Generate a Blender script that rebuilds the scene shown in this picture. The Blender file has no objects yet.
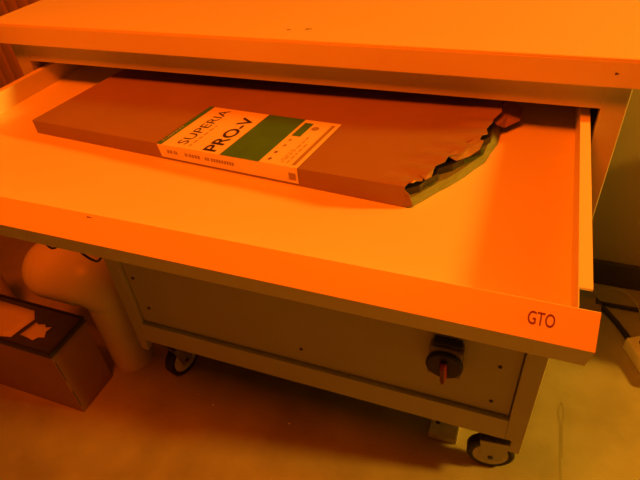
import bpy, bmesh, math, random
from mathutils import Vector, Matrix

random.seed(7)
S = bpy.context.scene
COL = S.collection
H0 = 1.005            # worktop height above the floor; heights below are given from the worktop

# ------------------------------------------------------------------ camera
cam = bpy.data.cameras.new('camera')
cam.sensor_fit = 'HORIZONTAL'
cam.sensor_width = 36.0
cam.lens = 535.0 / 640.0 * 36.0
cam.clip_start = 0.01
co = bpy.data.objects.new('camera', cam)
COL.objects.link(co)
co.matrix_world = (Matrix.Translation((0.8817, -0.7019, 0.2484 + H0))
                   @ Matrix.Rotation(0.4174, 4, 'Z') @ Matrix.Rotation(0.8907, 4, 'X')
                   @ Matrix.Rotation(-0.0919, 4, 'Z'))
S.camera = co

# ------------------------------------------------------------------ world, lights, exposure
w = bpy.data.worlds.new('darkroom_ambient')
S.world = w
w.use_nodes = True
w.node_tree.nodes['Background'].inputs[0].default_value = (1.0, 0.34, 0.02, 1)
w.node_tree.nodes['Background'].inputs[1].default_value = 0.032


def area(name, loc, target, size, size_y, power, color, spread=180):
    l = bpy.data.lights.new(name, 'AREA')
    l.shape = 'RECTANGLE'
    l.size, l.size_y = size, size_y
    l.energy = power
    l.color = color
    l.spread = math.radians(spread)
    o = bpy.data.objects.new(name, l)
    COL.objects.link(o)
    o.location = loc
    d = Vector(target) - Vector(loc)
    o.rotation_euler = d.to_track_quat('-Z', 'Y').to_euler()
    return o


# orange safelight under the ceiling in front of the cabinet
area('safelight_ceiling_offscreen', (0.45, -0.90, 2.40), (0.5, -0.25, 0.9), 0.55, 0.40, 42, (1.0, 0.090, 0.0))
# small yellow safelight beyond the cabinet's near end, a little above the worktop
yl = bpy.data.lights.new('safelight_right_offscreen', 'POINT')
yl.energy = 290
yl.color = (1.0, 0.42, 0.018)
yl.shadow_soft_size = 0.12
yo = bpy.data.objects.new('safelight_right_offscreen', yl)
COL.objects.link(yo)
yo.location = (2.95, 0.36, H0 + 0.57)

vs = S.view_settings
vs.view_transform = 'Standard'
vs.look = 'None'
vs.gamma = 1.0
vs.use_curve_mapping = False
vs.exposure = 0.0


# ------------------------------------------------------------------ materials
def mat(name, col, rough=0.5, metallic=0.0, var=0.0, scale=20.0, bump=0.0, bscale=120.0, spec=0.5,
        col2=None, stretch=None):
    m = bpy.data.materials.new(name)
    m.use_nodes = True
    nt = m.node_tree
    b = nt.nodes['Principled BSDF']
    b.inputs['Roughness'].default_value = rough
    b.inputs['Metallic'].default_value = metallic
    b.inputs['Specular IOR Level'].default_value = spec
    b.inputs['Base Color'].default_value = (*col, 1)
    tc = nt.nodes.new('ShaderNodeTexCoord')
    vec = tc.outputs['Object']
    if stretch:
        mp = nt.nodes.new('ShaderNodeMapping')
        mp.inputs['Scale'].default_value = stretch
        nt.links.new(vec, mp.inputs['Vector'])
        vec = mp.outputs['Vector']
    if var > 0 or col2:
        n = nt.nodes.new('ShaderNodeTexNoise')
        n.inputs['Scale'].default_value = scale
        n.inputs['Detail'].default_value = 5
        nt.links.new(vec, n.inputs['Vector'])
        r = nt.nodes.new('ShaderNodeValToRGB')
        c2 = col2 if col2 else tuple(c * (1 - var) for c in col)
        r.color_ramp.elements[0].position = 0.32
        r.color_ramp.elements[1].position = 0.68
        r.color_ramp.elements[0].color = (*c2, 1)
        r.color_ramp.elements[1].color = (*col, 1)
        nt.links.new(n.outputs['Fac'], r.inputs['Fac'])
        nt.links.new(r.outputs['Color'], b.inputs['Base Color'])
    if bump > 0:
        n2 = nt.nodes.new('ShaderNodeTexNoise')
        n2.inputs['Scale'].default_value = bscale
        n2.inputs['Detail'].default_value = 4
        nt.links.new(vec, n2.inputs['Vector'])
        bp = nt.nodes.new('ShaderNodeBump')
        bp.inputs['Strength'].default_value = bump
        bp.inputs['Distance'].default_value = 0.002
        nt.links.new(n2.outputs['Fac'], bp.inputs['Height'])
        nt.links.new(bp.outputs['Normal'], b.inputs['Normal'])
    return m


M = dict(
    laminate=mat('white_laminate', (0.80, 0.80, 0.78), 0.45, var=0.03, scale=6),
    drawer=mat('drawer_white_enamel', (0.82, 0.82, 0.80), 0.4, var=0.03, scale=5),
    cabinet=mat('cabinet_cream_enamel', (0.66, 0.65, 0.60), 0.45, var=0.06, scale=8),
    panel=mat('panel_cream_enamel', (0.58, 0.57, 0.52), 0.5, var=0.06, scale=8),
    kraft=mat('kraft_paper', (0.30, 0.20, 0.12), 0.75, var=0.08, scale=14, bump=0.15, bscale=60),
    kraft_in=mat('kraft_paper_torn', (0.31, 0.20, 0.12), 0.85, var=0.25, scale=90),
    olive=mat('plate_edge_grey_green', (0.19, 0.24, 0.10), 0.5, var=0.35, scale=60, stretch=(1, 1, 12)),
    black=mat('gap_shade_black', (0.012, 0.012, 0.012), 0.45),  # shade inside the parcel's torn end, put in as colour
    label=mat('label_white', (0.80, 0.80, 0.74), 0.55, var=0.03, scale=40),
    green=mat('label_green', (0.055, 0.26, 0.07), 0.5, var=0.2, scale=30),
    ink=mat('ink_black', (0.03, 0.02, 0.02), 0.6),
    ink_brown=mat('ink_brown', (0.14, 0.09, 0.06), 0.6),
    ink_soft=mat('ink_faded', (0.35, 0.30, 0.26), 0.6),
    ink_pale=mat('ink_pale', (0.55, 0.60, 0.50), 0.6),
    tan=mat('label_tan_strip', (0.36, 0.29, 0.18), 0.6),
    letter=mat('lettering_dark_red', (0.16, 0.02, 0.015), 0.5),
    rubber=mat('black_rubber', (0.015, 0.014, 0.014), 0.55),
    steel=mat('dark_steel', (0.05, 0.05, 0.05), 0.4, metallic=0.6),
    hub=mat('castor_hub_grey', (0.70, 0.70, 0.60), 0.5, var=0.3, scale=50),
    zinc=mat('zinc_plate', (0.42, 0.42, 0.42), 0.4, metallic=0.7),
    red=mat('red_plastic', (0.16, 0.012, 0.012), 0.4),
    switch=mat('switch_body_grey', (0.26, 0.20, 0.17), 0.5),
    pipe=mat('pipe_pale_grey', (0.70, 0.70, 0.63), 0.38, var=0.06, scale=10),
    carton=mat('carton_brown', (0.30, 0.20, 0.13), 0.85, var=0.12, scale=12, bump=0.2, bscale=90),
    carton_top=mat('carton_lid_charcoal', (0.045, 0.05, 0.05), 0.7, var=0.35, scale=18),
    paper=mat('scrap_paper', (0.55, 0.51, 0.45), 0.8, var=0.06, scale=30),
    plastic=mat('cream_plastic', (0.72, 0.72, 0.62), 0.4, var=0.04, scale=20),
    wire=mat('pale_wire', (0.32, 0.30, 0.26), 0.5),
    chip=mat('chipped_paint', (0.12, 0.08, 0.06), 0.8),
    block=mat('pale_block', (0.80, 0.80, 0.68), 0.8, var=0.25, scale=40),
    crumb=mat('white_crumb', (0.8, 0.8, 0.78), 0.8),
    scuff=mat('floor_scuff', (0.27, 0.25, 0.17), 0.5),
    wall=mat('wall_paint', (0.30, 0.28, 0.22), 0.85, var=0.08, scale=3, bump=0.1, bscale=40),
    wood=mat('wood_slat', (0.66, 0.50, 0.33), 0.6, col2=(0.52, 0.38, 0.24), scale=6, stretch=(6, 6, 0.6)),
    base=mat('baseboard_dark', (0.06, 0.055, 0.05), 0.5, var=0.2, scale=10),
    floor=mat('floor_linoleum', (0.38, 0.36, 0.27), 0.38, col2=(0.27, 0.255, 0.18), scale=7, bump=0.06, bscale=50),
)


# ------------------------------------------------------------------ mesh helpers (z measured from the worktop)
def tag(o, label=None, cat=None, group=None, kind=None):
    if label: o['label'] = label
    if cat: o['category'] = cat
    if group: o['group'] = group
    if kind: o['kind'] = kind
    return o


def empty(name, loc):
    o = bpy.data.objects.new(name, None)
    o.empty_display_size = 0.05
    o.location = loc
    COL.objects.link(o)
    return o


def link(name, me, m, parent=None, base=(0, 0, 0)):
    """mesh given in world coordinates; origin moved to base, parent kept without offset"""
    b = Vector(base)
    me.transform(Matrix.Translation(-b))
    me.materials.append(m)
    o = bpy.data.objects.new(name, me)
    COL.objects.link(o)
    if parent:
        o.parent = parent
        pb = world_of(parent)
        o.location = b - pb
    else:
        o.location = b
    return o


def world_of(o):
    v = Vector((0, 0, 0))
    while o:
        v = v + o.location
        o = o.parent
    return v


def fin(bm, name, m, parent=None, smooth=False, bevel=0.0, seg=2, angle=35):
    bmesh.ops.recalc_face_normals(bm, faces=bm.faces)
    if bevel > 0:
        es = [e for e in bm.edges if e.is_manifold and e.calc_face_angle(0) > math.radians(30)]
        bmesh.ops.bevel(bm, geom=es, offset=bevel, segments=seg, profile=0.5, affect='EDGES', clamp_overlap=True)
    me = bpy.data.meshes.new(name)
    for v in bm.verts:
        v.co.z += H0
    bm.to_mesh(me)
    bm.free()
    if smooth:
        for p in me.polygons:
            p.use_smooth = True
        try:
            me.set_sharp_from_angle(angle=math.radians(angle))
        except Exception:
            pass
    # origin at the centre of the bottom
    xs = [v.co for v in me.vertices]
    lo = [min(c[i] for c in xs) for i in range(3)]
    hi = [max(c[i] for c in xs) for i in range(3)]
    base = ((lo[0] + hi[0]) / 2, (lo[1] + hi[1]) / 2, lo[2])
    return link(name, me, m, parent, base)


def add_box(bm, x0, x1, y0, y1, z0, z1):
    vs_ = [bm.verts.new((x, y, z)) for z in (z0, z1) for y in (y0, y1) for x in (x0, x1)]
    for f in ((0, 2, 3, 1), (4, 5, 7, 6), (0, 1, 5, 4), (2, 6, 7, 3), (0, 4, 6, 2), (1, 3, 7, 5)):
        bm.faces.new([vs_[i] for i in f])


def box(name, m, parent, x0, x1, y0, y1, z0, z1, bevel=0.0015):
    bm = bmesh.new()
    add_box(bm, x0, x1, y0, y1, z0, z1)
    return fin(bm, name, m, parent, bevel=bevel)


def add_prism(bm, pts, f0, f1):
    """pts: 2-D outline; f0/f1 turn a 2-D point into the 3-D points of the two caps"""
    a = [bm.verts.new(f0(p)) for p in pts]
    b = [bm.verts.new(f1(p)) for p in pts]
    n = len(pts)
    bm.faces.new(a)
    bm.faces.new(b[::-1])
    for i in range(n):
        bm.faces.new([a[i], b[i], b[(i + 1) % n], a[(i + 1) % n]])


def add_tube(bm, path, r, seg=12, cap=True, radii=None):
    path = [Vector(p) for p in path]
    rings = []
    up = None
    for i, p in enumerate(path):
        t = (path[min(i + 1, len(path) - 1)] - path[max(i - 1, 0)]).normalized()
        if up is None:
            up = t.orthogonal().normalized()
        up = (up - t * up.dot(t)).normalized()
        s = t.cross(up)
        rr = radii[i] if radii else r
        rings.append([bm.verts.new(p + (up * math.cos(a) + s * math.sin(a)) * rr)
                      for a in [2 * math.pi * k / seg for k in range(seg)]])
    for a, b in zip(rings, rings[1:]):
        for k in range(seg):
            bm.faces.new([a[k], a[(k + 1) % seg], b[(k + 1) % seg], b[k]])
    if cap:
        bm.faces.new(rings[0][::-1])
        bm.faces.new(rings[-1])


def smooth_path(pts, n=8):
    pts = [Vector(p) for p in pts]
    P = [2 * pts[0] - pts[1]] + pts + [2 * pts[-1] - pts[-2]]
    out = []
    for i in range(1, len(P) - 2):
        for k in range(n):
            t = k / n
            a, b, c, d = P[i - 1], P[i], P[i + 1], P[i + 2]
            out.append(0.5 * ((2 * b) + (c - a) * t + (2 * a - 5 * b + 4 * c - d) * t * t
                              + (3 * b - a - 3 * c + d) * t ** 3))
    out.append(pts[-1])
    return out


def text_outline(s, bold=0.0):
    """flat mesh (verts, faces) of a word, scaled to a 1 x 1 box"""
    cu = bpy.data.curves.new('lettering_curve', 'FONT')
    cu.body = s
    cu.size = 1.0
    cu.offset = bold
    cu.resolution_u = 4
    o = bpy.data.objects.new('lettering_curve', cu)
    COL.objects.link(o)
    bpy.context.view_layer.update()
    dg = bpy.context.evaluated_depsgraph_get()
    me = bpy.data.meshes.new_from_object(o.evaluated_get(dg))
    V = [v.co.copy() for v in me.vertices]
    F = [list(p.vertices) for p in me.polygons]
    bpy.data.objects.remove(o)
    bpy.data.curves.remove(cu)
    bpy.data.meshes.remove(me)
    x0, x1 = min(v.x for v in V), max(v.x for v in V)
    y0, y1 = min(v.y for v in V), max(v.y for v in V)
    return [((v.x - x0) / (x1 - x0), (v.y - y0) / (y1 - y0)) for v in V], F


def text_mesh(name, s, m, parent, f, bold=0.0):
    V, F = text_outline(s, bold)
    bm = bmesh.new()
    vs_ = [bm.verts.new(f(x, y)) for x, y in V]
    for fc in F:
        try:
            bm.faces.new([vs_[i] for i in fc])
        except ValueError:
            pass
    me_o = fin(bm, name, m, parent)
    return me_o


FL = -H0     # floor level seen from the worktop

# ------------------------------------------------------------------ the setting
bm = bmesh.new()
add_box(bm, -2.2, 3.4, -2.2, 0.82, FL - 0.05, FL)
floor = tag(fin(bm, 'floor', M['floor']), 'worn beige linoleum floor under the rolling cabinet', kind='structure')
bm = bmesh.new()
add_box(bm, -2.2, 3.4, 0.76, 0.82, FL, 1.5)
wall = tag(fin(bm, 'wall_back', M['wall']), 'plain painted wall behind the cabinet with wooden slats on one side',
           kind='structure')
bm = bmesh.new()
add_box(bm, -0.02, 3.4, 0.746, 0.76, FL, FL + 0.090)
tag(fin(bm, 'baseboard_back', M['base'], bevel=0.003), 'dark baseboard along the foot of the painted wall', kind='structure')
# vertical wooden slats on the wall beyond the cabinet's far end
sm = None
for i in range(31):
    x = -1.76 + i * 0.056
    if sm is None:
        bm = bmesh.new()
        prof = [(-0.0275, 0.0), (-0.0275, -0.003), (-0.017, -0.009), (0.0, -0.0105), (0.017, -0.009), (0.0275, -0.003), (0.0275, 0.0)]
        add_prism(bm, prof, lambda p: (x + p[0], 0.76 + p[1], FL), lambda p: (x + p[0], 0.76 + p[1], 0.9))
        so = fin(bm, 'slat', M['wood'], wall)
        sm = so.data
        x00 = x
        l0 = so.location.copy()
    else:
        o = bpy.data.objects.new('slat', sm)
        COL.objects.link(o)
        o.parent = wall
        o.location = l0 + Vector((x - x00, 0, 0))
# unseen cupboard added to keep yellow light off the foot of the wall
cup = tag(empty('shade_cupboard', (1.85, 0.53, 0)), 'unseen low grey cupboard added to shade the foot of the painted wall', 'cupboard')
cb = box('body', M['cabinet'], cup, 1.47, 2.2, 0.425, 0.735, FL + 0.04, FL + 0.60, 0.003)
box('plinth', M['base'], cup, 1.49, 2.18, 0.45, 0.69, FL, FL + 0.0398)
box('top', M['laminate'], cup, 1.455, 2.215, 0.405, 0.742, FL + 0.6002, FL + 0.625, 0.003)
for x0, x1, hx in ((1.48, 1.832, 1.80), (1.838, 2.19, 1.87)):
    d_ = box('door', M['panel'], cup, x0, x1, 0.408, 0.4248, FL + 0.05, FL + 0.59, 0.002)
    box('handle', M['steel'], d_, hx - 0.006, hx + 0.006, 0.388, 0.4078, FL + 0.36, FL + 0.48, 0.003)

# long scuff in the floor
bm = bmesh.new()
loop = smooth_path([(1.106, 0.02, 0), (1.104, 0.08, 0), (1.100, 0.16, 0), (1.0975, 0.25, 0), (1.092, 0.285, 0),
                    (1.098, 0.318, 0), (1.106, 0.29, 0), (1.102, 0.245, 0), (1.104, 0.16, 0)], 6)
for a, b in zip(loop, loop[1:]):
    d = (b - a).normalized()
    n = Vector((-d.y, d.x, 0)) * 0.0022
    q = [a + n, a - n, b - n, b + n]
    bm.faces.new([bm.verts.new((v.x + 0.004, v.y - 0.065, FL + 0.0006)) for v in q])
fin(bm, 'scuff_mark', M['scuff'], floor)

# ------------------------------------------------------------------ the rolling cabinet
cab = tag(empty('rolling_cabinet', (0.5, 0.34, 0)),
          'cream metal drawer cabinet on castors with its shallow top drawer pulled open', 'cabinet')
wt = box('worktop', M['laminate'], cab, -0.0128, 1.0128, -0.02, 0.70, -0.0357, 0.0, 0.002)
box('edge_strip', M['laminate'], wt, -0.0128, 1.0128, -0.0212, -0.0198, -0.0345, -0.0035, 0.0005)


def chip(parent, pts, f, name='paint_chip', m='chip'):
    bm = bmesh.new()
    bm.faces.new([bm.verts.new(f(p)) for p in pts])
    return fin(bm, name, M[m], parent)


blob = [(-1, -.2), (-.5, -.8), (.2, -.5), (1, -.3), (.8, .5), (.1, .4), (-.6, .8)]
chip(wt, blob, lambda p: (0.544 + p[0] * .0035, 0.018 + p[1] * .0025, 0.0004))
chip(wt, blob, lambda p: (0.572 + p[0] * .005, 0.025 + p[1] * .003 + p[0] * .0015, 0.0004))
chip(wt, blob, lambda p: (0.975 + p[0] * .0022, -0.0216, -0.0175 + p[1] * .0022))

for sgn in (0, 1):
    X = (lambda x: x) if sgn == 0 else (lambda x: 1 - x)
    bm = bmesh.new()
    out = [(0, -0.888), (0.0 + 0.022, -0.888), (0.022, -0.845), (0.0375, -0.845), (0.0375, -0.145), (0.029, -0.145),
           (0.029, -0.0357), (0, -0.0357)]
    add_prism(bm, [(X(p[0]), p[1]) for p in out], lambda p: (p[0], 0.0, p[1]), lambda p: (p[0], 0.02, p[1]))
    fin(bm, 'stile', M['cabinet'], cab, bevel=0.0013)
    a, b = sorted((X(0.0), X(0.016)))
    box('side_panel', M['cabinet'], cab, a, b, 0.0205, 0.68, -0.888, -0.0357)
box('top_rail', M['cabinet'], cab, 0.0288, 0.9712, 0.0003, 0.02, -0.0717, -0.0357, 0.0)
box('middle_rail', M['cabinet'], cab, 0.038, 0.962, 0.001, 0.02, -0.19, -0.146, 0.001)
bm = bmesh.new()
prof = [(0.0, -0.845), (0.0, -0.7765), (0.0015, -0.7755), (0.022, -0.7755), (0.022, -0.79), (0.012, -0.845)]
add_prism(bm, prof, lambda p: (0.038, p[0], p[1]), lambda p: (0.962, p[0], p[1]))
fin(bm, 'bottom_rail', M['cabinet'], cab)
box('base_panel', M['cabinet'], cab, 0.0165, 0.9835, 0.0225, 0.665, -0.845, -0.832)
box('back_panel', M['cabinet'], cab, 0.0165, 0.9835, 0.666, 0.68, -0.888, -0.0357)
fp = box('front_panel', M['panel'], cab, 0.0405, 0.9605, 0.010, 0.016, -0.7715, -0.193, 0.0015)
for x, z in ((0.059, -0.613), (0.073, -0.714), (0.493, -0.724), (0.923, -0.622), (0.92, -0.736)):
    bm = bmesh.new()
    add_tube(bm, [(x, 0.0105, z), (x, 0.0085, z), (x, 0.0078, z)], 0.004, 10, radii=[0.0042, 0.0042, 0.0028])
    fin(bm, 'screw', M['steel'], fp, smooth=True)

# rotary main switch on the front panel
sw = box('rotary_switch', M['switch'], cab, 0.787, 0.853, -0.016, 0.0098, -0.660, -0.580, 0.004)
box('terminal_cover', M['steel'], sw, 0.793, 0.848, -0.010, 0.0098, -0.5795, -0.570, 0.002)
bm = bmesh.new()
add_tube(bm, [(0.820, -0.0162, -0.620), (0.820, -0.022, -0.620), (0.820, -0.025, -0.620)], 0.04, 32,
         radii=[0.0365, 0.0365, 0.033])
dial = fin(bm, 'dial', M['rubber'], sw, smooth=True)
bm = bmesh.new()
hp = [(-0.010, 0.018), (0.010, 0.018), (0.0095, -0.030), (0.005, -0.046), (-0.005, -0.046), (-0.0095, -0.030)]
ca, sa = math.cos(0.10), math.sin(0.10)
hp = [(x * ca - z * sa, x * sa + z * ca) for x, z in hp]
add_prism(bm, hp, lambda p: (0.820 + p[0] * .8, -0.0252, -0.620 + p[1] * .8),
          lambda p: (0.820 + p[0] * .5, -0.042, -0.620 + p[1] * .74))
fin(bm, 'knob', M['red'], sw, bevel=0.002)


# castors
def castor(cx, cy, yaw, m_hub='hub'):
    R = 0.054
    zc = FL + R
    ax = Vector((math.sin(yaw), -math.cos(yaw), 0))     # wheel axis
    c = Vector((cx, cy, zc))
    root = None
    side = Vector((-ax.y, ax.x, 0))
    off = side * 0.018

    def disc(name, prof, m, parent):
        bm = bmesh.new()
        add_tube(bm, [c + off + ax * p[0] for p in prof], 1, 32, radii=[p[1] for p in prof])
        return fin(bm, name, m, parent, smooth=True)
    # fork first: it is the castor's body
    bm = bmesh.new()
    for s in (-1, 1):
        p0 = c + off + ax * (0.0190 * s)
        f = [(-0.016, -0.012), (0.016, -0.012), (0.030, 0.062), (-0.042, 0.062)]
        add_prism(bm, f, lambda p: p0 + side * -p[0] + Vector((0, 0, p[1])) - ax * .0015,
                  lambda p: p0 + side * -p[0] + Vector((0, 0, p[1])) + ax * .0015)
    top = c.z + 0.062
    q = [(-0.030, -0.019), (0.042, -0.019), (0.042, 0.019), (-0.030, 0.019)]
    add_prism(bm, q, lambda p: c + off + side * p[0] + ax * p[1] + Vector((0, 0, 0.059)),
              lambda p: c + off + side * p[0] + ax * p[1] + Vector((0, 0, 0.064)))
    root = fin(bm, 'castor', M['zinc'], cab)
    disc('tyre', [(-0.0125, 0.041), (-0.0145, 0.048), (-0.010, 0.0538), (0.010, 0.0538), (0.0145, 0.048), (0.0125, 0.041)],
         M['rubber'], root)
    disc('wheel_hub', [(-0.0138, 0.0415), (-0.0152, 0.034), (-0.0142, 0.014), (0.0142, 0.014), (0.0152, 0.034), (0.0138, 0.0415)],
         M[m_hub], root)
    disc('axle_bolt', [(-0.022, 0.006), (-0.020, 0.0065), (0.020, 0.0065), (0.022, 0.006)], M['steel'], root)
    bm = bmesh.new()
    add_box(bm, cx - 0.045, cx + 0.045, max(cy - 0.035, 0.021), cy + 0.055, c.z + 0.094, -0.8452)
    add_tube(bm, [(cx, cy + 0.012, c.z + 0.064), (cx, cy + 0.012, c.z + 0.095)], 0.021, 20)
    fin(bm, 'mounting_plate', M['steel'], root)


castor(0.925, 0.030, 0.10)
castor(0.078, 0.032, 1.30)
castor(0.90, 0.60, 0.6)
castor(0.10, 0.60, 0.4)

# ------------------------------------------------------------------ the open drawer
ZF = -0.120          # inside floor of the drawer
dr = box('drawer', M['drawer'], cab, 0.0488, 0.9512, -0.3465, 0.30, -0.1245, ZF, 0.0)
YT, ZT, YB, ZB, ZL = -0.348, -0.088, -0.3727, -0.1095, -0.1457
YL = -0.357
bm = bmesh.new()
prof = [(YT, ZT), (YB, ZB), (YL, ZL), (YL + 0.003, ZL), (YB + 0.004, ZB - 0.001), (-0.3485, -0.0915), (-0.3485, -0.1275),
        (-0.347, -0.1275), (-0.347, ZT - 0.0004)]
add_prism(bm, prof, lambda p: (0.0315, p[0], p[1]), lambda p: (0.9685, p[0], p[1]))
dfront = fin(bm, 'drawer_front', M['drawer'], dr)
for sgn in (0, 1):
    X = (lambda x: 1 - x) if sgn == 0 else (lambda x: x)
    bm = bmesh.new()
    a, b = sorted((X(0.951), X(0.9518)))
    add_box(bm, a, b, -0.3455, 0.30, -0.128, -0.088)
    a, b = sorted((X(0.9518), X(0.9628)))
    add_box(bm, a, b, -0.3214, 0.30, -0.0905, -0.088)
    fin(bm, 'side_wall', M['drawer'], dr)
box('back_wall', M['drawer'], dr, 0.0495, 0.9505, 0.295, 0.30, ZF, -0.092, 0.001)
for x0, x1 in ((0.0385, 0.0465), (0.9535, 0.9615)):
    box('slide_rail', M['steel'], dr, x0, x1, -0.325, 0.32, -0.124, -0.104, 0.001)
bm = bmesh.new()
add_box(bm, 0.9530, 0.9715, -0.3445, -0.3255, -0.122, -0.1)
add_box(bm, 0.955, 0.968, -0.338, -0.30, -0.114, -0.103)
fin(bm, 'slide_stop', M['rubber'], dr)

sl = Vector((0, YB - YT, ZB - ZT))
L = sl.length
sl.normalize()
nrm = Vector((0, sl.z, -sl.y))
if nrm.y > 0: nrm = -nrm


def on_front(x, s, lift=0.0004):
    p = Vector((x, YT, ZT)) + sl * s + nrm * lift
    return (p.x, p.y, p.z)


text_mesh('lettering', 'GTO', M['letter'], dfront, lambda x, y: on_front(0.9140 + x * 0.0215, 0.0205 - y * 0.0115), 0.010)
chip(dfront, blob, lambda p: on_front(0.283 + p[0] * .0012, 0.017 + p[1] * .003))
chip(dfront, blob, lambda p: on_front(0.447 + p[0] * .004, 0.004 + p[1] * .001))
# thin black lead sagging below the drawer
bm = bmesh.new()
lead = smooth_path([(0.30, -0.340, -0.127), (0.335, -0.345, -0.144), (0.3575, -0.350, -0.1565), (0.376, -0.350, -0.149),
                    (0.398, -0.350, -0.147), (0.411, -0.350, -0.156), (0.422, -0.350, -0.1615), (0.434, -0.350, -0.157),
                    (0.455, -0.340, -0.127)], 6)
add_tube(bm, lead, 0.0014, 8)
fin(bm, 'black_lead', M['rubber'], dr, smooth=True)

# ------------------------------------------------------------------ the torn parcel of printing plates
O = Vector((0.171, -0.155, ZF + 0.0006))
E1 = Vector((0.607, -0.049, 0)).normalized()
E2 = Vector((-E1.y, E1.x, 0))


def P(a, b, z):
    v = O + E1 * a + E2 * b
    return (v.x, v.y, O.z + z)


def ztop(a):
    return 0.0215 + 0.0070 * (a / 0.61) ** 2


def lerp_table(tb, b):
    for (a0, b0), (a1, b1) in zip(tb, tb[1:]):
        if b <= b1:
            t = (b - b0) / (b1 - b0) if b1 > b0 else 0
            return a0 + (a1 - a0) * t
    return tb[-1][0]


tear_top = [(0.602, 0.0), (0.606, 0.010), (0.616, 0.020), (0.615, 0.030), (0.623, 0.042), (0.622, 0.056), (0.631, 0.066),
            (0.630, 0.080), (0.643, 0.090), (0.647, 0.104), (0.645, 0.112), (0.657, 0.120), (0.655, 0.132), (0.662, 0.146),
            (0.659, 0.162), (0.664, 0.176), (0.662, 0.192), (0.667, 0.212), (0.664, 0.24), (0.668, 0.28), (0.662, 0.33),
            (0.666, 0.42)]
tear_low = [(0.609, 0.0), (0.618, 0.018), (0.631, 0.045), (0.640, 0.060), (0.651, 0.084), (0.658, 0.104), (0.667, 0.126),
            (0.669, 0.150), (0.673, 0.177), (0.671, 0.221), (0.675, 0.30), (0.672, 0.42)]
parcel = tag(empty('parcel', P(0.3, 0.2, 0)), None)
parcel.location.z = H0 + O.z
tag(parcel, 'flat brown paper parcel of printing plates with a torn open end lying in the drawer', 'parcel')

# wrapper: top sheet with ragged end, folded down over front, far end and back
bm = bmesh.new()
rows = sorted(set([b for _, b in tear_top] + [0.005, 0.015, 0.025, 0.036, 0.05, 0.073, 0.097, 0.126, 0.139, 0.169, 0.35]))
NC = 16
grid = []
for b in rows:
    e = lerp_table(tear_top, b) + random.uniform(-0.0015, 0.0015)
    line = []
    for k in range(NC + 1):
        t = k / NC
        a = e * (1 - (1 - t) ** 1.3)
        lift = 0.0
        if t > 0.93: lift = 0.0016 * math.sin(b * 190)
        line.append(bm.verts.new(P(a, b, ztop(a) + lift)))
    grid.append(line)
for r0, r1 in zip(grid, grid[1:]):
    for k in range(NC):
        bm.faces.new([r0[k], r0[k + 1], r1[k + 1], r1[k]])


def skirt(top):
    low = [bm.verts.new((v.co.x, v.co.y, O.z)) for v in top]
    for i in range(len(top) - 1):
        bm.faces.new([top[i], low[i], low[i + 1], top[i + 1]])


skirt(grid[0])
skirt(grid[-1])
skirt([r[0] for r in grid])
bmesh.ops.remove_doubles(bm, verts=bm.verts, dist=1e-6)
wr = fin(bm, 'wrapper', M['kraft'], parcel)
md = wr.modifiers.new('thickness', 'SOLIDIFY')
md.thickness = 0.0009
md.offset = -1

# the plates inside, showing at the torn end
stack = []
bm = bmesh.new()
pts = [(0.006, 0.003)] + [(a, max(b, 0.002)) for a, b in tear_low[:-1]] + [(0.672, 0.415), (0.006, 0.415)]
add_prism(bm, pts, lambda p: P(p[0], p[1], 0.0), lambda p: P(min(p[0] - 0.003, 0.664), p[1], 0.0115))
fin(bm, 'plate_stack', M['olive'], parcel)
bm = bmesh.new()
pts = [(0.02, 0.004), (0.594, 0.004), (0.609, 0.02), (0.613, 0.034), (0.622, 0.05), (0.619, 0.062), (0.633, 0.076), (0.642, 0.096),
       (0.640, 0.106), (0.656, 0.124), (0.652, 0.14), (0.661, 0.158), (0.659, 0.20), (0.661, 0.30), (0.66, 0.414), (0.02, 0.414)]
add_prism(bm, pts, lambda p: P(p[0] + (0.005 if p[0] > 0.1 else 0), p[1], 0.0118), lambda p: P(p[0] + (0.004 if p[0] > 0.1 else 0), p[1], 0.0205))
fin(bm, 'gap_shade', M['black'], parcel)  # black filler standing in for the shaded gap between wrapper and plates


def scrap(name, pts, m, thick=0.0007):
    """a torn piece of wrapper: fan of local points (a, b, z)"""
    bm = bmesh.new()
    vs_ = [bm.verts.new(P(*p)) for p in pts]
    c = Vector((0, 0, 0))
    for v in vs_: c += v.co
    c /= len(vs_)
    cv = bm.verts.new(c + Vector((0, 0, 0.0015)))
    for i in range(len(vs_)):
        bm.faces.new([cv, vs_[i], vs_[(i + 1) % len(vs_)]])
    o = fin(bm, name, M[m], parcel)
    md = o.modifiers.new('thickness', 'SOLIDIFY')
    md.thickness = thick
    return o


scrap('torn_flap', [(0.655, 0.200, 0.024), (0.668, 0.196, 0.018), (0.676, 0.208, 0.010), (0.692, 0.232, 0.012), (0.690, 0.262, 0.016),
                    (0.668, 0.270, 0.026)], 'kraft_in')
scrap('torn_flap', [(0.627, 0.082, 0.0282), (0.640, 0.080, 0.024), (0.652, 0.098, 0.022), (0.661, 0.112, 0.026), (0.662, 0.128, 0.030),
                    (0.652, 0.130, 0.0300), (0.641, 0.108, 0.0293)], 'kraft_in')
scrap('torn_flap', [(0.597, 0.001, 0.026), (0.607, -0.001, 0.020), (0.612, 0.001, 0.003), (0.604, -0.001, 0.001), (0.599, -0.0005, 0.008)],
      'kraft_in')
scrap('torn_flap', [(0.612, 0.028, 0.0285), (0.618, 0.024, 0.0265), (0.623, 0.034, 0.0255), (0.622, 0.046, 0.0285)], 'kraft_in')
scrap('torn_flap', [(0.604, 0.010, 0.0280), (0.609, 0.007, 0.0305), (0.611, 0.011, 0.0310), (0.608, 0.014, 0.0282)], 'paper')


# ---- the label, folded over the front edge
def on_top(a, b, lift):
    return P(a + (b - 0.055) * 0.055, b, ztop(a) + lift)     # the label sits a little askew


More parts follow.
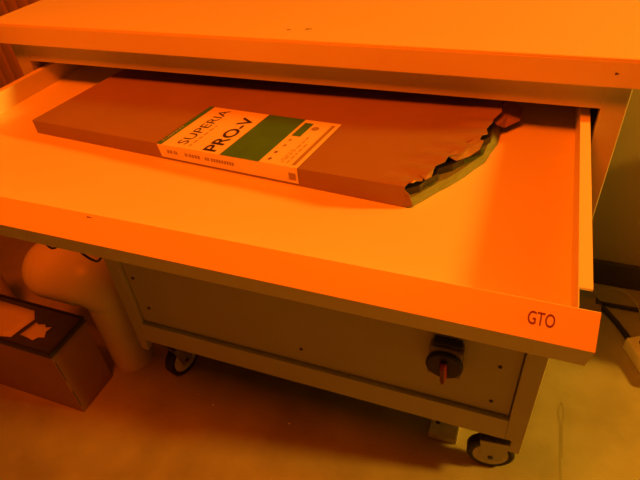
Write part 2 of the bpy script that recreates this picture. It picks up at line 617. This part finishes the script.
def strip(bm, a0, a1, b0, b1, lift, n=6, m=2):
    g = [[bm.verts.new(on_top(a0 + (a1 - a0) * i / n, b0 + (b1 - b0) * j / m, lift)) for i in range(n + 1)] for j in range(m + 1)]
    for j in range(m):
        for i in range(n):
            bm.faces.new([g[j][i], g[j][i + 1], g[j + 1][i + 1], g[j + 1][i]])
    return g


bm = bmesh.new()
g = strip(bm, 0.249, 0.468, -0.0011, 0.121, 0.0006, 10, 4)
lab = fin(bm, 'label', M['label'], parcel)
lab['label'] = 'white and green printed label folded over the front edge'


bm = bmesh.new()
tp = [bm.verts.new(P(0.249 - 0.003 + 0.219 * i / 10, -0.0012, ztop(0.249 + 0.0219 * i) + 0.0006)) for i in range(11)]
low = [bm.verts.new(P(0.249 - 0.003 + 0.219 * i / 10 + (0.004 if i == 0 else 0), -0.0012, 0.0035)) for i in range(11)]
for i in range(10):
    bm.faces.new([tp[i], low[i], low[i + 1], tp[i + 1]])
fin(bm, 'label_flap', M['label'], lab)


def printed(name, m, quads, lift=0.0009):
    bm = bmesh.new()
    for a0, a1, b0, b1 in quads:
        strip(bm, a0, a1, b0, b1, lift, 2, 1)
    return fin(bm, name, M[m], lab)


printed('green_strip', 'green', [(0.249, 0.2575, -0.001, 0.121)])
printed('green_band', 'green', [(0.3535, 0.413, -0.001, 0.121)])
printed('green_tab', 'green', [(0.4175, 0.4305, 0.073, 0.112)])
printed('tan_strip', 'tan', [(0.4575, 0.4625, 0.004, 0.114)])
text_mesh('brand_lettering', 'SUPERIA', M['ink'], lab, lambda x, y: on_top(0.2915 - y * 0.0155, 0.008 + x * 0.107, 0.0009))
text_mesh('brand_lettering', 'PRO-V', M['ink'], lab, lambda x, y: on_top(0.3435 - y * 0.0205, 0.003 + x * 0.100, 0.0009), 0.02)
text_mesh('maker_lettering', 'FUJIFILM', M['ink_pale'], lab, lambda x, y: on_top(0.2555 - y * 0.0045, 0.008 + x * 0.045, 0.0012))
rnd = random.Random(3)


def dashes(a, b0, b1, h, avg):
    out, b = [], b0
    while b < b1:
        l = avg * rnd.uniform(0.5, 1.4)
        out.append((a, a + h, b, min(b + l, b1)))
        b += l + avg * 0.35
    return out


printed('small_print', 'ink_soft', dashes(0.2985, 0.006, 0.070, 0.0022, 0.009))
printed('small_print', 'ink_soft', dashes(0.4420, 0.006, 0.075, 0.0016, 0.008) + dashes(0.4490, 0.006, 0.060, 0.0016, 0.008)
        + dashes(0.4385, 0.010, 0.04, 0.0012, 0.006))
for q, (a, b) in enumerate(((0.423, 0.010), (0.4215, 0.027), (0.4235, 0.046), (0.4225, 0.061))):
    bm = bmesh.new()
    r = 0.0026
    bm.faces.new([bm.verts.new(on_top(a + r * c, b + 1.5 * r * s, 0.0009)) for c, s in ((1, 0), (0, 1), (-1, 0), (0, -1))])
    fin(bm, 'hazard_diamond', M['ink_brown' if q < 2 else 'ink_soft'], lab)
bm = bmesh.new()
bm.faces.new([bm.verts.new(on_top(0.4395 + 0.0055 * math.cos(t), 0.099 + 0.0055 * math.sin(t), 0.0009))
              for t in [2 * math.pi * k / 18 for k in range(18)]])
fin(bm, 'round_stamp', M['ink_soft'], lab)
# print on the folded-down front of the label
bm = bmesh.new()
for a0, a1 in ((0.262, 0.272), (0.2735, 0.280), (0.292, 0.297), (0.299, 0.318), (0.325, 0.333), (0.335, 0.372)):
    n = max(2, int((a1 - a0) / 0.004))
    for k in range(n):
        x0 = a0 + (a1 - a0) * k / n
        x1 = x0 + (a1 - a0) / n * 0.75
        bm.faces.new([bm.verts.new(P(*c)) for c in ((x0, -0.0015, 0.0115), (x1, -0.0015, 0.0115), (x1, -0.0015, 0.0165),
                                                    (x0, -0.0015, 0.0165))])
add = bm
fin(bm, 'edge_print', M['tan'], lab)
bm = bmesh.new()
bm.faces.new([bm.verts.new(P(*c)) for c in ((0.452, -0.0015, 0.008), (0.462, -0.0015, 0.008), (0.462, -0.0015, 0.018), (0.452, -0.0015, 0.018))])
fin(bm, 'edge_stamp', M['tan'], lab)

# ------------------------------------------------------------------ the waste pipe beside the cabinet
PX, PY, PR = -0.096, 0.042, 0.060
pipe = tag(empty('waste_pipe', (PX, PY, 0)),
           'pale plastic pipe with an elbow standing on the floor beside the cabinet', 'pipe')
bm = bmesh.new()
add_tube(bm, [(PX, PY, FL), (PX, PY, FL + 0.28)], PR, 36)
fin(bm, 'upright', M['pipe'], pipe, smooth=True)
bm = bmesh.new()
path = []
RB = 0.06
RE = 0.084
zc = FL + 0.258
for k in range(13):
    t = k / 12 * math.pi / 2
    path.append((PX - RB + RB * math.cos(t), PY, zc + RB * math.sin(t)))
path.append((PX - RB - 0.085, PY, zc + RB))
rad = [PR + 0.003 + (RE - PR - 0.003) * min(1, k / 9) for k in range(len(path))]
add_tube(bm, path, PR, 40, radii=rad)
fin(bm, 'elbow', M['pipe'], pipe, smooth=True, angle=60)
bm = bmesh.new()
zz = zc + RB
x0 = PX - RB - 0.083
caps = [(0, 0.0004), (0.02, 0.0004), (0.036, -0.003), (0.05, -0.010), (0.061, -0.021), (0.069, -0.036), (0.073, -0.055), (0.074, -0.078)]
add_tube(bm, [(x0 - d, PY, zz) for d, _ in caps], PR, 40, radii=[RE + r for _, r in caps])
fin(bm, 'end_cap', M['pipe'], pipe, smooth=True, angle=60)

# ------------------------------------------------------------------ carton in front of the pipe
CT = FL + 0.253
cx1, cx0, cy0, cy1 = -0.112, -0.56, -0.170, -0.043
carton = tag(empty('carton', ((cx0 + cx1) / 2, (cy0 + cy1) / 2, 0)),
             'brown cardboard carton with a dark top standing in front of the pale pipe', 'carton')
box('body', M['carton'], carton, cx0, cx1, cy0, cy1, FL, CT - 0.012, 0.003)
bm = bmesh.new()
add_box(bm, cx0 - 0.002, cx1 + 0.003, cy0 - 0.003, cy1 + 0.002, CT - 0.016, CT - 0.003)
fin(bm, 'lid', M['carton_top'], carton, bevel=0.002)
bm = bmesh.new()
add_box(bm, cx0 - 0.002, cx1 + 0.003, cy0 - 0.003, cy0 + 0.003, CT - 0.003, CT + 0.002)
add_box(bm, cx1 - 0.002, cx1 + 0.003, cy0 + 0.0031, cy1 + 0.002, CT - 0.003, CT + 0.002)
add_box(bm, cx0 - 0.002, cx1 - 0.0021, cy1 - 0.003, cy1 + 0.002, CT - 0.003, CT + 0.002)
fin(bm, 'lid_rim', M['rubber'], carton)
for z0, z1 in ((FL + 0.03, FL + 0.095), (FL + 0.14, FL + 0.215)):
    bm = bmesh.new()
    add_box(bm, cx1 - 0.0005, cx1 + 0.0006, cy0 + 0.002, cy0 + 0.0035, z0, z1)
    fin(bm, 'corner_slit', M['rubber'], carton)


def paper(name, pts, label, cat, z, curl=0.003, group=None):
    bm = bmesh.new()
    n = len(pts)
    cxm = sum(p[0] for p in pts) / n
    cym = sum(p[1] for p in pts) / n
    cv = bm.verts.new((cxm, cym, z + 0.001))
    mid = [bm.verts.new(((p[0] + cxm) / 2, (p[1] + cym) / 2, z + 0.0012 + curl * 0.3 * (i % 2))) for i, p in enumerate(pts)]
    out = [bm.verts.new((p[0], p[1], z + 0.0006 + curl * (0.5 + 0.5 * math.sin(i * 1.7)))) for i, p in enumerate(pts)]
    for i in range(n):
        j = (i + 1) % n
        bm.faces.new([cv, mid[i], mid[j]])
        bm.faces.new([mid[i], out[i], out[j], mid[j]])
    o = tag(fin(bm, name, M['paper'], smooth=True, angle=50), label, cat, group)
    md = o.modifiers.new('thickness', 'SOLIDIFY')
    md.thickness = 0.0006
    return o


paper('paper_sheet', [(-0.40, -0.060), (-0.258, -0.064), (-0.236, -0.088), (-0.246, -0.118), (-0.25, -0.156), (-0.29, -0.164),
                      (-0.40, -0.160)], 'larger pale paper sheet with a slanting corner lying on the dark carton top', 'paper', CT - 0.003)
paper('paper_scrap', [(-0.224, -0.094), (-0.210, -0.100), (-0.194, -0.093), (-0.186, -0.100), (-0.168, -0.097), (-0.172, -0.114),
                      (-0.164, -0.130), (-0.180, -0.134), (-0.186, -0.148), (-0.206, -0.144), (-0.236, -0.141), (-0.228, -0.118)],
      'small ragged paper scrap lying on the dark carton top', 'paper', CT - 0.003)
# bundle of rolled paper behind the carton
bm = bmesh.new()
add_tube(bm, [(-0.585, 0.03, FL), (-0.585, 0.03, FL + 0.01), (-0.585, 0.03, FL + 0.252), (-0.585, 0.03, FL + 0.26)], 0.05, 28,
         radii=[0.046, 0.05, 0.05, 0.047])
roll = tag(fin(bm, 'paper_roll', M['paper'], smooth=True), 'pale paper roll standing behind the carton beyond the pipe', 'paper roll')

# ------------------------------------------------------------------ things on the floor to the right of and under the cabinet
ps = tag(empty('power_strip', (1.33, 0.44, 0)), 'cream plastic power strip on the floor at the foot of the wall', 'power strip')
bm = bmesh.new()
pp = [(x_ - 0.014, y_) for x_, y_ in [(1.268, 0.492), (1.300, 0.425), (1.330, 0.36), (1.375, 0.38), (1.345, 0.45), (1.312, 0.516)]]
add_prism(bm, pp, lambda p: (p[0], p[1], FL), lambda p: (p[0], p[1], FL + 0.045))
fin(bm, 'housing', M['plastic'], ps, bevel=0.006, seg=3, smooth=True)
box('red_switch', M['red'], ps, 1.286, 1.300, 0.474, 0.488, FL + 0.0445, FL + 0.049, 0.002)


def cable(name, pts, r, m, label, n=8):
    bm = bmesh.new()
    add_tube(bm, smooth_path(pts, n), r, 8)
    return tag(fin(bm, name, M[m], smooth=True), label, 'cable')


f6 = FL + 0.007
cable('power_cable', [(1.02, 0.70, f6), (1.10, 0.67, f6), (1.17, 0.655, f6), (1.24, 0.652, f6), (1.32, 0.655, f6), (1.38, 0.67, f6), (1.44, 0.712, f6), (1.60, 0.712, f6)],
      0.0065, 'rubber', 'black cable running along the floor beside the dark baseboard')
cable('power_lead', [(1.12, 0.66, f6 + .013), (1.17, 0.657, f6 + .014), (1.205, 0.63, f6 + .004), (1.24, 0.585, f6), (1.262, 0.54, f6 + .004), (1.274, 0.506, FL + 0.016)],
      0.008, 'rubber', 'thick black lead running into the cream power strip')
cable('thin_wire', [(1.185, 0.668, FL + .03), (1.21, 0.69, FL + .032), (1.245, 0.70, FL + .034), (1.275, 0.685, FL + .03), (1.298, 0.64, FL + .03),
                    (1.303, 0.58, FL + .024), (1.298, 0.535, FL + .022), (1.293, 0.512, FL + .028)],
      0.0018, 'wire', 'thin pale wire arching over the black cables to the power strip')

blk = tag(empty('scrap_block', (0.85, 0.10, 0)), 'small pale block lying on the floor under the cabinet beside a castor', 'block')
box('body', M['block'], blk, 0.795, 0.866, 0.050, 0.15, FL, FL + 0.022, 0.003)
bm = bmesh.new()
add_tube(bm, [(0.812, 0.085, FL + 0.0221), (0.812, 0.085, FL + 0.0228)], 0.006, 10)
fin(bm, 'hole', M['rubber'], blk)

for i, (x, y, s) in enumerate(((0.222, -0.037, .0022), (0.445, -0.025, .0025), (0.165, -0.02, .0015))):
    bm = bmesh.new()
    bmesh.ops.create_icosphere(bm, subdivisions=1, radius=s)
    for v in bm.verts:
        v.co = Vector((v.co.x * 1.4 + x, v.co.y + y, v.co.z * 0.6 + FL + s * 0.5))
    tag(fin(bm, 'crumb', M['crumb']), 'tiny white crumb on the floor in the shade of the open drawer', 'crumb', 'crumbs on the floor')
